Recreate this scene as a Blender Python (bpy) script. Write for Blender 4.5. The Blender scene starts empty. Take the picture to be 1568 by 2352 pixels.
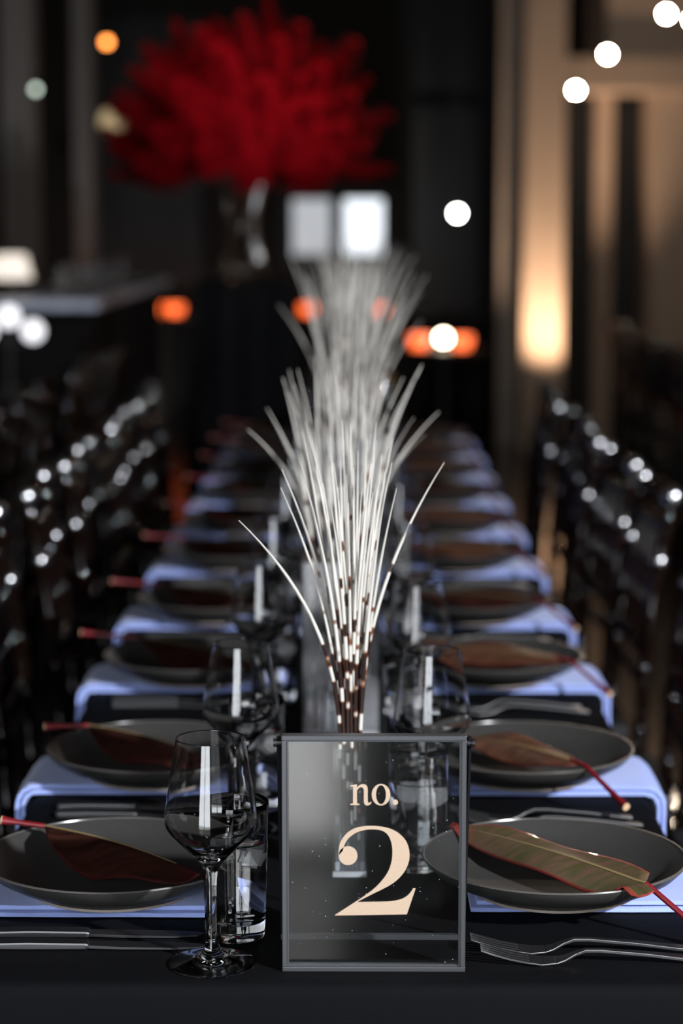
import bpy, bmesh, math, random
from mathutils import Vector, Matrix
random.seed(7)
S = bpy.context.scene
C = S.collection
PI = math.pi

# ------------------------------------------------------------------ camera
FPX = 5000.0; CX, CY = 784.0, 1176.0; VPX, VPY = 820.0, 510.0
CAMZ = 1.45
TH = math.atan((CY - VPY) / FPX); YAW = math.atan((VPX - CX) / FPX)
cam = bpy.data.cameras.new('camera'); camo = bpy.data.objects.new('camera', cam); C.objects.link(camo)
camo.location = (0, 0, CAMZ); camo.rotation_euler = (PI / 2 - TH, 0, YAW)
cam.sensor_fit = 'VERTICAL'; cam.sensor_height = 36.0; cam.sensor_width = 24.0
cam.lens = FPX * 36.0 / 2352.0
cam.dof.use_dof = True; cam.dof.focus_distance = 2.12; cam.dof.aperture_fstop = 3.2
cam.clip_start = 0.05; cam.clip_end = 100
S.camera = camo

# ------------------------------------------------------------------ world, exposure, key light
S.view_settings.view_transform = 'Standard'; S.view_settings.look = 'None'
S.view_settings.gamma = 1; S.view_settings.use_curve_mapping = False
S.view_settings.exposure = 0.0
S.cycles.use_denoising = True
S.cycles.max_bounces = 12; S.cycles.transmission_bounces = 11; S.cycles.glossy_bounces = 5
S.cycles.transparent_max_bounces = 24; S.cycles.diffuse_bounces = 3
S.cycles.sample_clamp_indirect = 14.0; S.cycles.blur_glossy = 0.2
w = bpy.data.worlds.new('world'); S.world = w; w.use_nodes = True
w.node_tree.nodes['Background'].inputs[0].default_value = (0.55, 0.7, 1.0, 1)
w.node_tree.nodes['Background'].inputs[1].default_value = 0.01

def lamp(kind, name, loc, target, energy, col, **kw):
    l = bpy.data.lights.new(name, kind); l.energy = energy; l.color = col
    for k, v in kw.items(): setattr(l, k, v)
    o = bpy.data.objects.new(name, l); C.objects.link(o); o.location = loc
    o.rotation_euler = (Vector(target) - Vector(loc)).to_track_quat('-Z', 'Y').to_euler()
    return o
# hard key spot high beside the entrance, on the column side, raking over the table
lamp('SPOT', 'hall_spotlight_offscreen', (2.6, -0.4, 2.7), (-0.05, 2.9, 0.75), 1350, (0.95, 0.96, 1.0),
     shadow_soft_size=0.07, spot_size=math.radians(75), spot_blend=0.6)
# added, unseen spot that brightens the plume arrangement
lamp('SPOT', 'plume_pin_spot_offscreen', (1.4, 6.4, 4.8), (-0.36, 8.2, 2.1), 420, (1.0, 0.9, 0.8),
     shadow_soft_size=0.05, spot_size=math.radians(20), spot_blend=0.5)

# ------------------------------------------------------------------ pixel -> world
_fw = Vector((-math.sin(YAW) * math.cos(TH), math.cos(YAW) * math.cos(TH), -math.sin(TH)))
_rt = Vector((math.cos(YAW), math.sin(YAW), 0)); _up = _rt.cross(_fw)
_cp = Vector((0, 0, CAMZ))
def ray(x, y): return _fw + _rt * ((x - CX) / FPX) - _up * ((y - CY) / FPX)
def atz(x, y, z):
    d = ray(x, y); return _cp + d * ((z - CAMZ) / d.z)
def aty(x, y, Y):
    d = ray(x, y); return _cp + d * (Y / d.y)

# ------------------------------------------------------------------ materials
def nodes(name):
    m = bpy.data.materials.new(name); m.use_nodes = True
    return m, m.node_tree.nodes, m.node_tree.links, m.node_tree.nodes['Principled BSDF']
def mat(name, col, rough=0.5, metal=0.0, noise=0.0, nscale=40, bump=0.0, spec=0.5, coat=0.0, emis=None, estr=0.0, sheen=0.0):
    m, n, l, b = nodes(name)
    b.inputs['Base Color'].default_value = (*col, 1); b.inputs['Roughness'].default_value = rough
    b.inputs['Metallic'].default_value = metal; b.inputs['Specular IOR Level'].default_value = spec
    b.inputs['Coat Weight'].default_value = coat; b.inputs['Sheen Weight'].default_value = sheen
    if emis: b.inputs['Emission Color'].default_value = (*emis, 1); b.inputs['Emission Strength'].default_value = estr
    if noise or bump:
        tc = n.new('ShaderNodeTexCoord'); nz = n.new('ShaderNodeTexNoise')
        nz.inputs['Scale'].default_value = nscale; nz.inputs['Detail'].default_value = 5
        l.new(tc.outputs['Object'], nz.inputs['Vector'])
        if noise:
            mx = n.new('ShaderNodeMix'); mx.data_type = 'RGBA'; mx.blend_type = 'MULTIPLY'
            rp = n.new('ShaderNodeValToRGB'); rp.color_ramp.elements[0].position = 0.3; rp.color_ramp.elements[1].position = 0.7
            k = 1 - noise; rp.color_ramp.elements[0].color = (k, k, k, 1)
            l.new(nz.outputs['Fac'], rp.inputs['Fac'])
            mx.inputs['Factor'].default_value = 1.0; mx.inputs['A'].default_value = (*col, 1)
            l.new(rp.outputs['Color'], mx.inputs['B']); l.new(mx.outputs['Result'], b.inputs['Base Color'])
        if bump:
            bp = n.new('ShaderNodeBump'); bp.inputs['Strength'].default_value = bump; bp.inputs['Distance'].default_value = 0.002
            l.new(nz.outputs['Fac'], bp.inputs['Height']); l.new(bp.outputs['Normal'], b.inputs['Normal'])
    return m
def glass(name, col=(1, 1, 1), ior=1.5, rough=0.0):
    m, n, l, b = nodes(name)
    b.inputs['Base Color'].default_value = (*col, 1); b.inputs['Transmission Weight'].default_value = 1.0
    b.inputs['IOR'].default_value = ior; b.inputs['Roughness'].default_value = rough
    return m
def thin_glass(name, tint=(1, 1, 1), ior=1.5, gain=2.0, dust=0.0, haze=0.0, rough=0.0):
    m = bpy.data.materials.new(name); m.use_nodes = True; n = m.node_tree.nodes; l = m.node_tree.links
    n.remove(n['Principled BSDF']); out = n['Material Output']
    tr = n.new('ShaderNodeBsdfTransparent'); tr.inputs[0].default_value = (*tint, 1)
    gl = n.new('ShaderNodeBsdfGlossy'); gl.inputs['Roughness'].default_value = rough
    fr = n.new('ShaderNodeFresnel'); fr.inputs['IOR'].default_value = ior
    mu = n.new('ShaderNodeMath'); mu.operation = 'MULTIPLY'; mu.inputs[1].default_value = gain; mu.use_clamp = True
    l.new(fr.outputs[0], mu.inputs[0]); mx = n.new('ShaderNodeMixShader')
    l.new(mu.outputs[0], mx.inputs[0]); l.new(tr.outputs[0], mx.inputs[1]); l.new(gl.outputs[0], mx.inputs[2])
    last = mx
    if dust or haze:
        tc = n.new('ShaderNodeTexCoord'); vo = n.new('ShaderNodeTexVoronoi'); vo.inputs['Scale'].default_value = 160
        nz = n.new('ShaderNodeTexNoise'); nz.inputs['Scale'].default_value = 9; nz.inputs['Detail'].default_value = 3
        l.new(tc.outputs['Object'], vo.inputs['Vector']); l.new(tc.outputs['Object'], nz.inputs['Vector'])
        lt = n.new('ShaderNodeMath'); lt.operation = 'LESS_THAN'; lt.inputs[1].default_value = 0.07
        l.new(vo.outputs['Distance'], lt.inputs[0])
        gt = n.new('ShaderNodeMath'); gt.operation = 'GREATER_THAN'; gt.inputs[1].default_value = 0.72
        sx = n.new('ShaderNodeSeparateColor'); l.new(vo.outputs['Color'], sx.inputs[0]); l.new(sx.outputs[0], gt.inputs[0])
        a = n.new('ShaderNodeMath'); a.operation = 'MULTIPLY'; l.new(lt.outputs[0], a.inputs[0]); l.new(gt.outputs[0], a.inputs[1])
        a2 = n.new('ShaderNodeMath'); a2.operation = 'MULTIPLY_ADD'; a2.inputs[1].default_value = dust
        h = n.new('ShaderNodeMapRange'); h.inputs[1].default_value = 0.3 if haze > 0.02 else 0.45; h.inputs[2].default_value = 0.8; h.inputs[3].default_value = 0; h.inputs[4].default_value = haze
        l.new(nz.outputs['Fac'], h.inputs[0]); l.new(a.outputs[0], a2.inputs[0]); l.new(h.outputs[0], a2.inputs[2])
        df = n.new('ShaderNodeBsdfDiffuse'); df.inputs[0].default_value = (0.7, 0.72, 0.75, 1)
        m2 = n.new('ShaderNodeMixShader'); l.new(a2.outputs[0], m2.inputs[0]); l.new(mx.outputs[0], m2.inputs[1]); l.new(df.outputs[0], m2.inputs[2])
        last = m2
    l.new(last.outputs[0], out.inputs['Surface'])
    return m
def emit(name, col, strength):
    return mat(name, (0.8, 0.8, 0.8), 0.4, emis=col, estr=strength)

M = {}
M['cloth'] = mat('black_table_linen', (0.0026, 0.0028, 0.0038), 0.75, noise=0.35, nscale=900, bump=0.4, spec=0.09)
M['floor'] = mat('dark_stained_boards', (0.016, 0.011, 0.008), 0.16, noise=0.4, nscale=6)
M['wall_dark'] = mat('charcoal_plaster', (0.022, 0.022, 0.02), 0.8, noise=0.15, nscale=2)
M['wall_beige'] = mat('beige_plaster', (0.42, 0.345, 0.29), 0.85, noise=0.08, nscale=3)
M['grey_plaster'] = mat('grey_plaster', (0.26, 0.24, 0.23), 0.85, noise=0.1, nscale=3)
M['frame_black'] = mat('black_window_frame', (0.006, 0.006, 0.007), 0.5)
M['night_glass'] = mat('dark_window_glass', (0.02, 0.022, 0.021), 0.25)
M['plate'] = mat('matte_black_stoneware', (0.043, 0.042, 0.040), 0.42, noise=0.25, nscale=400, bump=0.06)
M['rim'] = mat('worn_plate_rim', (0.075, 0.07, 0.065), 0.22)  # edge highlight put into a lighter rim colour
M['foot'] = mat('bare_clay_foot', (0.3, 0.25, 0.21), 0.6)  # foot ring paler than the dish
M['napkin'] = mat('periwinkle_linen', (0.35, 0.45, 0.90), 0.85, noise=0.1, nscale=700, bump=0.25, sheen=0.3)
M['steel'] = mat('brushed_steel', (0.25, 0.25, 0.255), 0.36, metal=1.0)
M['knife_steel'] = mat('dull_knife_steel', (0.13, 0.13, 0.135), 0.4, metal=1.0)
M['glass'] = glass('clear_glass', rough=0.008); M['water'] = glass('water', (0.97, 0.985, 1.0), 1.33); M['ice'] = glass('ice', (1, 1, 1), 1.31, 0.12); M['ice'].node_tree.nodes['Principled BSDF'].inputs['Transmission Weight'].default_value = 0.72
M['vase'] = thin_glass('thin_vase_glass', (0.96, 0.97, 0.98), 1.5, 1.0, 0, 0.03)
M['vase_wide'] = thin_glass('wide_vase_glass', (0.95, 0.96, 0.97), 1.5, 1.3, 0, 0.3)  # whitish haze painted in, imitating light caught by the wide vases
M['vase_base'] = thin_glass('thick_vase_base', (0.95, 0.96, 0.97), 1.5, 1.5, 0, 0.8)  # whitened strongly to stand in for the bright lit base band
M['vase_water'] = thin_glass('cloudy_vase_water', (0.95, 0.97, 0.98), 1.33, 1.5, 0, 0.45)  # white mixed into the colour in place of light in the water
M['pane'] = thin_glass('sign_glass', (0.95, 0.965, 0.97), 1.5, 1.9, 0.5, 0.010, 0.09)
M['sign_metal'] = mat('black_satin_metal', (0.075, 0.078, 0.085), 0.38, metal=0.55)
M['stand_metal'] = mat('black_stand_metal', (0.008, 0.008, 0.009), 0.4)
M['gold'] = mat('pale_gold_vinyl', (0.46, 0.345, 0.25), 0.5, noise=0.1, nscale=900)
M['chair'] = mat('dark_lacquered_wood', (0.010, 0.005, 0.0035), 0.06, noise=0.4, nscale=20)
M['chrome'] = mat('polished_nickel', (0.85, 0.87, 0.9), 0.24, metal=1.0)
M['seat_pad'] = mat('black_seat_cushion', (0.01, 0.01, 0.014), 0.7)
M['petiole'] = mat('red_petiole', (0.19, 0.009, 0.016), 0.35, noise=0.4, nscale=60)
M['midrib'] = mat('olive_midrib', (0.22, 0.16, 0.075), 0.45)
M['petiole_end'] = mat('cut_stem_end', (0.7, 0.5, 0.3), 0.6)
M['cord'] = mat('black_cord', (0.006, 0.006, 0.006), 0.6)
M['wood'] = mat('table_wood', (0.05, 0.03, 0.02), 0.5, noise=0.3, nscale=20)
M['plume'] = mat('crimson_plume', (0.42, 0.003, 0.010), 0.9, noise=0.5, nscale=4, spec=0.05)
M['stem'] = mat('brown_stem', (0.08, 0.04, 0.02), 0.7)
M['bulb_white'] = emit('white_bulb', (1.0, 0.97, 0.9), 60)
M['bulb_candelabra'] = emit('candelabra_globe', (0.95, 0.95, 1.0), 1.5)
M['bulb_hall'] = emit('bright_hall_bulb', (1.0, 0.8, 0.62), 560)
M['bulb_warm'] = emit('warm_bulb', (1.0, 0.86, 0.62), 26)
M['bulb_dim'] = emit('dim_bulb', (1.0, 0.9, 0.7), 16)
M['bulb_orange'] = emit('amber_bulb', (1.0, 0.30, 0.05), 9)
M['bulb_faint'] = emit('faint_bulb', (0.8, 0.95, 0.8), 3.0)
M['amber'] = emit('glowing_amber_glass', (1.0, 0.13, 0.015), 2.6)
M['cream_shade'] = emit('cream_lamp_shade', (1.0, 0.86, 0.72), 0.9)
M['window_far'] = emit('daylit_far_pane', (0.86, 0.93, 1.0), 1.5)
M['window_far_dim'] = emit('daylit_far_pane_dim', (0.86, 0.93, 1.0), 0.5)
M['window_near'] = emit('daylit_entrance_pane', (0.9, 0.95, 1.0), 9.0)
M['window_frosted'] = emit('frosted_entrance_pane', (0.95, 0.95, 0.93), 3.3)

def leaf_mat(name, main, back, edge, rough=0.38, coat=0.15):
    m, n, l, b = nodes(name)
    at = n.new('ShaderNodeAttribute'); at.attribute_name = 'edge'
    tc = n.new('ShaderNodeTexCoord'); mp = n.new('ShaderNodeMapping'); mp.inputs['Scale'].default_value = (14, 70, 30)
    nz = n.new('ShaderNodeTexNoise'); nz.inputs['Scale'].default_value = 1.6; nz.inputs['Detail'].default_value = 6
    l.new(tc.outputs['Object'], mp.inputs[0]); l.new(mp.outputs[0], nz.inputs['Vector'])
    rp = n.new('ShaderNodeValToRGB'); rp.color_ramp.elements[0].position = 0.36; rp.color_ramp.elements[1].position = 0.66
    rp.color_ramp.elements[0].color = (*main, 1); rp.color_ramp.elements[1].color = (*back, 1)
    l.new(nz.outputs['Fac'], rp.inputs[0])
    mx = n.new('ShaderNodeMix'); mx.data_type = 'RGBA'; l.new(at.outputs['Fac'], mx.inputs['Factor'])
    l.new(rp.outputs[0], mx.inputs['A']); mx.inputs['B'].default_value = (*edge, 1)
    l.new(mx.outputs['Result'], b.inputs['Base Color']); b.inputs['Roughness'].default_value = rough
    b.inputs['Coat Weight'].default_value = coat; b.inputs['Specular IOR Level'].default_value = 0.5 if coat else 0.15
    bp = n.new('ShaderNodeBump'); bp.inputs['Strength'].default_value = 0.3; bp.inputs['Distance'].default_value = 0.001
    l.new(nz.outputs['Fac'], bp.inputs['Height']); l.new(bp.outputs[0], b.inputs['Normal'])
    return m
M['leaf_green'] = leaf_mat('olive_and_maroon_leaf', (0.062, 0.058, 0.022), (0.12, 0.066, 0.045), (0.36, 0.01, 0.018))
M['leaf_red'] = leaf_mat('maroon_brown_leaf', (0.014, 0.0045, 0.003), (0.042, 0.013, 0.009), (0.055, 0.005, 0.006), 0.55, 0.0)
M['leaf_brown'] = leaf_mat('russet_brown_leaf', (0.06, 0.027, 0.014), (0.12, 0.05, 0.03), (0.14, 0.012, 0.012))

def quill_mat():
    m, n, l, b = nodes('banded_quill')
    at = n.new('ShaderNodeAttribute'); at.attribute_name = 'along'
    oi = n.new('ShaderNodeObjectInfo')
    k = n.new('ShaderNodeMath'); k.operation = 'MULTIPLY_ADD'; k.inputs[1].default_value = 14
    r6 = n.new('ShaderNodeMath'); r6.operation = 'MULTIPLY'; r6.inputs[1].default_value = 60
    l.new(oi.outputs['Random'], r6.inputs[0]); l.new(at.outputs['Fac'], k.inputs[0]); l.new(r6.outputs[0], k.inputs[2])
    nz = n.new('ShaderNodeTexNoise'); nz.noise_dimensions = '1D'; nz.inputs['Scale'].default_value = 1.0; nz.inputs['Detail'].default_value = 1
    l.new(k.outputs[0], nz.inputs['W'])
    # the upper half of each quill bleaches to ivory
    add = n.new('ShaderNodeMapRange'); add.inputs[1].default_value = 0.48; add.inputs[2].default_value = 0.88; add.inputs[3].default_value = -0.045; add.inputs[4].default_value = 0.42
    l.new(at.outputs['Fac'], add.inputs[0])
    su = n.new('ShaderNodeMath'); su.operation = 'ADD'; l.new(nz.outputs['Fac'], su.inputs[0]); l.new(add.outputs[0], su.inputs[1])
    rp = n.new('ShaderNodeValToRGB'); e = rp.color_ramp.elements
    e[0].position = 0.50; e[0].color = (0.022, 0.009, 0.006, 1); e[1].position = 0.58; e[1].color = (0.60, 0.575, 0.525, 1)
    x = e.new(0.535); x.color = (0.2, 0.07, 0.03, 1)
    l.new(su.outputs[0], rp.inputs[0]); l.new(rp.outputs[0], b.inputs['Base Color']); b.inputs['Roughness'].default_value = 0.35
    return m
M['quill'] = quill_mat()

# ------------------------------------------------------------------ mesh helpers
class MB:
    def __init__(s): s.v = []; s.f = []; s.attr = {}; s.rec = True
    def box(s, a, b):
        x0, y0, z0 = a; x1, y1, z1 = b; i = len(s.v)
        s.v += [(x0, y0, z0), (x1, y0, z0), (x1, y1, z0), (x0, y1, z0), (x0, y0, z1), (x1, y0, z1), (x1, y1, z1), (x0, y1, z1)]
        s.f += [tuple(i + k for k in q) for q in ((0, 3, 2, 1), (4, 5, 6, 7), (0, 1, 5, 4), (1, 2, 6, 5), (2, 3, 7, 6), (3, 0, 4, 7))]
        return s
    def tube(s, pts, rad, n=8, cap=True, flat=1.0, ref=None):
        pts = [Vector(p) for p in pts]; i0 = len(s.v); N = len(pts)
        if not hasattr(rad, '__len__'): rad = [rad] * N
        for k, p in enumerate(pts):
            t = (pts[min(k + 1, N - 1)] - pts[max(k - 1, 0)]).normalized()
            r = Vector(ref) if ref else (Vector((0, 0, 1)) if abs(t.z) < 0.9 else Vector((1, 0, 0)))
            a = t.cross(r).normalized(); c = a.cross(t).normalized()
            for j in range(n):
                q = 2 * PI * j / n; s.v.append(tuple(p + a * math.cos(q) * rad[k] + c * math.sin(q) * rad[k] * flat))
        for k in range(N - 1):
            for j in range(n):
                s.f.append((i0 + k * n + j, i0 + k * n + (j + 1) % n, i0 + (k + 1) * n + (j + 1) % n, i0 + (k + 1) * n + j))
        if cap:
            s.f.append(tuple(i0 + j for j in reversed(range(n)))); s.f.append(tuple(i0 + (N - 1) * n + j for j in range(n)))
        return s
    def lathe(s, prof, n=48, c=(0, 0, 0)):
        s.rec = False; i0 = len(s.v); rings = []
        for r, z in prof:
            if r < 1e-6: rings.append([len(s.v)]); s.v.append((c[0], c[1], c[2] + z))
            else:
                rings.append(list(range(len(s.v), len(s.v) + n)))
                for j in range(n):
                    a = 2 * PI * j / n; s.v.append((c[0] + r * math.cos(a), c[1] + r * math.sin(a), c[2] + z))
        for A, B in zip(rings, rings[1:]):
            for j in range(n):
                k = (j + 1) % n
                if len(A) == 1 and len(B) == 1: continue
                if len(A) == 1: s.f.append((A[0], B[k], B[j]))
                elif len(B) == 1: s.f.append((A[j], A[k], B[0]))
                else: s.f.append((A[j], A[k], B[k], B[j]))
        return s
    def sweep(s, path, wid, th):      # flat strip along path: list of (x,y,z); widths along Y, thickness along Z
        i0 = len(s.v); N = len(path)
        for (x, y, z), w_, t in zip(path, wid, th):
            s.v += [(x, y - w_ / 2, z), (x, y + w_ / 2, z), (x, y + w_ / 2, z + t), (x, y - w_ / 2, z + t)]
        for k in range(N - 1):
            a = i0 + 4 * k
            for j in range(4): s.f.append((a + j, a + (j + 1) % 4, a + 4 + (j + 1) % 4, a + 4 + j))
        s.f.append((i0 + 3, i0 + 2, i0 + 1, i0)); e = i0 + 4 * (N - 1); s.f.append((e, e + 1, e + 2, e + 3))
        return s
    def build(s, name, m, parent=None, smooth=False, bevel=0.0, loc=None):
        me = bpy.data.meshes.new(name); me.from_pydata(s.v, [], s.f); me.validate()
        
        if s.rec: bm = bmesh.new(); bm.from_mesh(me); bmesh.ops.recalc_face_normals(bm, faces=bm.faces); bm.to_mesh(me); bm.free()
        me.materials.append(m if not isinstance(m, str) else M[m])
        for k, vals in s.attr.items():
            at = me.attributes.new(k, 'FLOAT', 'POINT'); at.data.foreach_set('value', vals)
        if smooth:
            me.polygons.foreach_set('use_smooth', [True] * len(me.polygons))
            me.set_sharp_from_angle(angle=math.radians(50))
        o = bpy.data.objects.new(name, me); C.objects.link(o)
        if parent: o.parent = parent
        if loc: o.location = loc
        if bevel:
            md = o.modifiers.new('bevel', 'BEVEL'); md.width = bevel; md.segments = 2; md.limit_method = 'ANGLE'
        return o
def tag(o, label=None, cat=None, group=None, kind=None):
    if label: o['label'] = label
    if cat: o['category'] = cat
    if group: o['group'] = group
    if kind: o['kind'] = kind
    return o
def thing(name, label, cat, loc=(0, 0, 0), rz=0, group=None):
    o = bpy.data.objects.new(name, None); C.objects.link(o); o.empty_display_size = 0.05
    o.location = loc; o.rotation_euler = (0, 0, rz); return tag(o, label, cat, group)
def dup(root, loc=None, rz=None, label=None, group=None):
    r = root.copy(); C.objects.link(r)
    if loc is not None: r.location = loc
    if rz is not None: r.rotation_euler = (0, 0, rz)
    if label: r['label'] = label
    if group: r['group'] = group
    for ch in list(root.children):
        c = ch.copy(); C.objects.link(c); c.parent = r
        for g in list(ch.children):
            d = g.copy(); C.objects.link(d); d.parent = c
    return r
def struct(name, mb, m, parent=None, **kw):
    o = mb.build(name, m, parent, **kw)
    if parent is None: o['kind'] = 'structure'
    return o
ORD = ['first', 'second', 'third', 'fourth', 'fifth', 'sixth', 'seventh', 'eighth', 'ninth', 'tenth', 'eleventh', 'twelfth', 'thirteenth', 'fourteenth']
SIDE = {1: 'beige column side', -1: 'bar side'}

# ------------------------------------------------------------------ room shell
XL, XR, YB, YF, ZC = -6.0, 6.0, 17.6, -0.9, 5.0
struct('floor', MB().box((XL, YF, -0.1), (XR, YB, 0)), 'floor')
struct('ceiling', MB().box((XL, YF, ZC), (XR, YB, ZC + 0.1)), 'wall_dark')
struct('wall_left', MB().box((XL - 0.1, YF, 0), (XL, YB, ZC)), 'wall_dark')
struct('wall_right', MB().box((XR, YF, 0), (XR + 0.1, YB, ZC)), 'wall_dark')
struct('wall_back', MB().box((XL, YB, 0), (XR, YB + 0.1, ZC)), 'wall_dark')
# entrance wall behind the photographer, with a glazed door
DX0, DX1 = -1.5, -0.045
wf = MB().box((XL, YF - 0.1, 0), (DX0 - 0.05, YF, ZC)); wf.box((DX1 + 0.05, YF - 0.1, 0), (XR, YF, ZC)); wf.box((DX0 - 0.05, YF - 0.1, 2.35), (DX1 + 0.05, YF, ZC))
struct('wall_front', wf, 'wall_dark')
d = MB()
for x in (DX0 - 0.05, (DX0 + DX1) / 2 - 0.02, DX1): d.box((x, YF - 0.09, 0), (x + 0.05, YF - 0.01, 2.35))
d.box((DX0, YF - 0.09, 2.3), (DX1, YF - 0.01, 2.35)); d.box((DX0, YF - 0.09, 0.46), (DX1, YF - 0.01, 0.5)); d.box((DX0, YF - 0.09, 0), (DX1, YF - 0.01, 0.04))
door = struct('window_front_offscreen', d, 'frame_black')
xm = (DX0 + DX1) / 2 - 0.02
for a, b_ in ((DX0, xm), (xm + 0.05, DX1)):
    MB().box((a, YF - 0.06, 0.5), (b_, YF - 0.04, 2.3)).build('pane_offscreen', 'window_near', door)
    MB().box((a, YF - 0.06, 0.04), (b_, YF - 0.04, 0.46)).build('frosted_pane_offscreen', 'window_frosted', door)  # lower panes added dimmer, to give the sign glass its grey reflection

def pxbox(x0, y0, x1, y1, Y, depth, mb=None):
    a = aty(x0, y1, Y); b_ = aty(x1, y0, Y); mb = mb or MB()
    return mb.box((min(a.x, b_.x), Y, a.z), (max(a.x, b_.x), Y + depth, b_.z))
def post(name, x0, x1, Y, depth, m, z1=ZC):
    a = aty(x0, 500, Y).x; b_ = aty(x1, 500, Y).x
    return struct(name, MB().box((a, Y, 0), (b_, Y + depth, z1)), m)
# beige colonnade on the column side
post('trim_1', 1203, 1296, 14.0, 0.35, 'wall_beige')
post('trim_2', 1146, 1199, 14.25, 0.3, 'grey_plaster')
post('trim_3', 1364, 1406, 14.6, 0.2, 'wall_beige')
post('trim_4', 1494, 1900, 14.2, 0.5, 'wall_beige', z1=2.35)
b0 = aty(1296, 205, 14.0); b1 = aty(2000, 130, 14.0)
struct('trim_5', MB().box((b0.x, 14.05, b0.z), (b1.x, 14.6, b1.z)), 'wall_beige')
s0 = aty(1400, 120, 13.0)
struct('trim_6', MB().box((s0.x + 0.1, 14.1, b1.z), (b1.x, 15.4, ZC)), 'wall_beige')
# dark glazing behind the colonnade
def window(n, x0, y0, x1, y1, Y, cols, rows, m, fr=0.07):
    a = aty(x0, y1, Y); b_ = aty(x1, y0, Y); f = MB()
    wx = (b_.x - a.x); wz = (b_.z - a.z)
    for i in range(cols + 1):
        x = a.x + wx * i / cols; f.box((x - fr / 2, Y, a.z - fr / 2), (x + fr / 2, Y + 0.08, b_.z + fr / 2))
    for i in range(rows + 1):
        z = a.z + wz * i / rows; f.box((a.x, Y + 0.005, z - fr / 2), (b_.x, Y + 0.075, z + fr / 2))
    o = struct('window_%d' % n, f, 'frame_black')
    for i in range(cols):
        for j in range(rows):
            mm = m(i, j) if callable(m) else m
            MB().box((a.x + wx * i / cols, Y + 0.03, a.z + wz * j / rows), (a.x + wx * (i + 1) / cols, Y + 0.05, a.z + wz * (j + 1) / rows)).build('pane', mm, o)
    return o
window(1, 1296, 210, 1500, 995, 14.81, 2, 1, 'frame_black')
window(2, 930, -300, 1122, 740, 17.5, 1, 2, 'night_glass', 0.13)
window(3, 656, 442, 894, 600, 17.5, 2, 1, lambda i, j: 'window_far' if i else 'window_far_dim', 0.11)
window(4, 235, 60, 440, 640, 17.5, 1, 2, 'frame_black', 0.12)
# piers on the bar side
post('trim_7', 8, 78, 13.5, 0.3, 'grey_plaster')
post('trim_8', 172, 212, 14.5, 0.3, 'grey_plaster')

def uplight(x, y, energy, col, label, tilt=0.25):
    t = thing('uplight', label, 'uplight', (x, y, 0))
    MB().lathe([(0, 0), (0.07, 0), (0.07, 0.02), (0.055, 0.03), (0.055, 0.13), (0.05, 0.13), (0.05, 0.1), (0, 0.1)], 20).build('housing', 'stand_metal', t, True)
    MB().lathe([(0, 0.104), (0.045, 0.104), (0.045, 0.108), (0, 0.11)], 20).build('lens', emit('uplight_lens_%.0f' % (energy), col, 4), t, True)
    lamp('SPOT', 'uplight_beam', (x, y, 0.125), (x, y + tilt, 1.4), energy, col, shadow_soft_size=0.04, spot_size=math.radians(70), spot_blend=0.9)
ax = (aty(1203, 500, 14).x + aty(1296, 500, 14).x) / 2
uplight(ax + 0.03, 13.62, 330, (1.0, 0.66, 0.42), 'small round uplight at the foot of the tall beige column')
uplight(aty(192, 500, 14.2).x, 14.15, 16, (1.0, 0.62, 0.5), 'small round uplight at the foot of the slim beige pier')

# ------------------------------------------------------------------ main table
TZ = 0.75; TXC, THW = -0.02, 0.38; TY0, TY1 = 1.94, 7.15
def long_table(xc, y0, y1, hw, lbl_t, lbl_c):
    t = thing('banquet_table', lbl_t, 'table', (xc, (y0 + y1) / 2, 0)); h = (y1 - y0) / 2
    MB().box((-hw + 0.012, -h + 0.012, TZ - 0.036), (hw - 0.012, h - 0.012, TZ - 0.006)).build('tabletop', 'wood', t)
    n = max(2, int((y1 - y0) / 1.7) + 1)
    for k in range(n):
        for sx in (-1, 1):
            y = -h + 0.2 + (2 * h - 0.4) * k / (n - 1)
            MB().tube([(sx * (hw - 0.29), y, 0), (sx * (hw - 0.29), y, TZ - 0.036)], 0.016, 8).build('leg', 'stand_metal', t)
    # cloth: rounded top edge and a hanging skirt with soft folds
    prof = [(-0.03, TZ), (-0.012, TZ), (-0.006, TZ - 0.002), (-0.002, TZ - 0.006), (0, TZ - 0.013), (0.001, TZ - 0.05), (0.003, TZ - 0.12), (0.006, TZ - 0.215)]
    loop = []
    def seg(a, b_, n_):
        for i in range(n_): loop.append((a[0] + (b_[0] - a[0]) * i / n_, a[1] + (b_[1] - a[1]) * i / n_))
    ny = int((y1 - y0) / 0.05)
    seg((-hw, -h), (hw, -h), 40); seg((hw, -h), (hw, h), ny); seg((hw, h), (-hw, h), 40); seg((-hw, h), (-hw, -h), ny)
    mb = MB(); L = len(loop)
    for pi, (off, z) in enumerate(prof):
        for li, (x, y) in enumerate(loop):
            nx = 1 if x >= hw - 1e-6 else (-1 if x <= -hw + 1e-6 else 0); nyy = 1 if y >= h - 1e-6 else (-1 if y <= -h + 1e-6 else 0)
            fold = 0.006 * math.sin(li * 0.55) * max(0, (TZ - z - 0.05) / 0.2)
            mb.v.append((xc + x + nx * (off + fold), (y0 + y1) / 2 + y + nyy * (off + fold), z))
    for pi in range(len(prof) - 1):
        for li in range(L): mb.f.append((pi * L + li, pi * L + (li + 1) % L, (pi + 1) * L + (li + 1) % L, (pi + 1) * L + li))
    mb.f.append(tuple(range(L)))
    c = mb.build('tablecloth', 'cloth', None, True); tag(c, lbl_c, 'tablecloth')
    md = c.modifiers.new('thick', 'SOLIDIFY'); md.thickness = 0.0025; md.offset = -1
long_table(TXC, TY0, TY1, THW, 'long folding banquet table under the cloth carrying the number sign', 'black linen cloth draped over the long table with the number sign')

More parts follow.
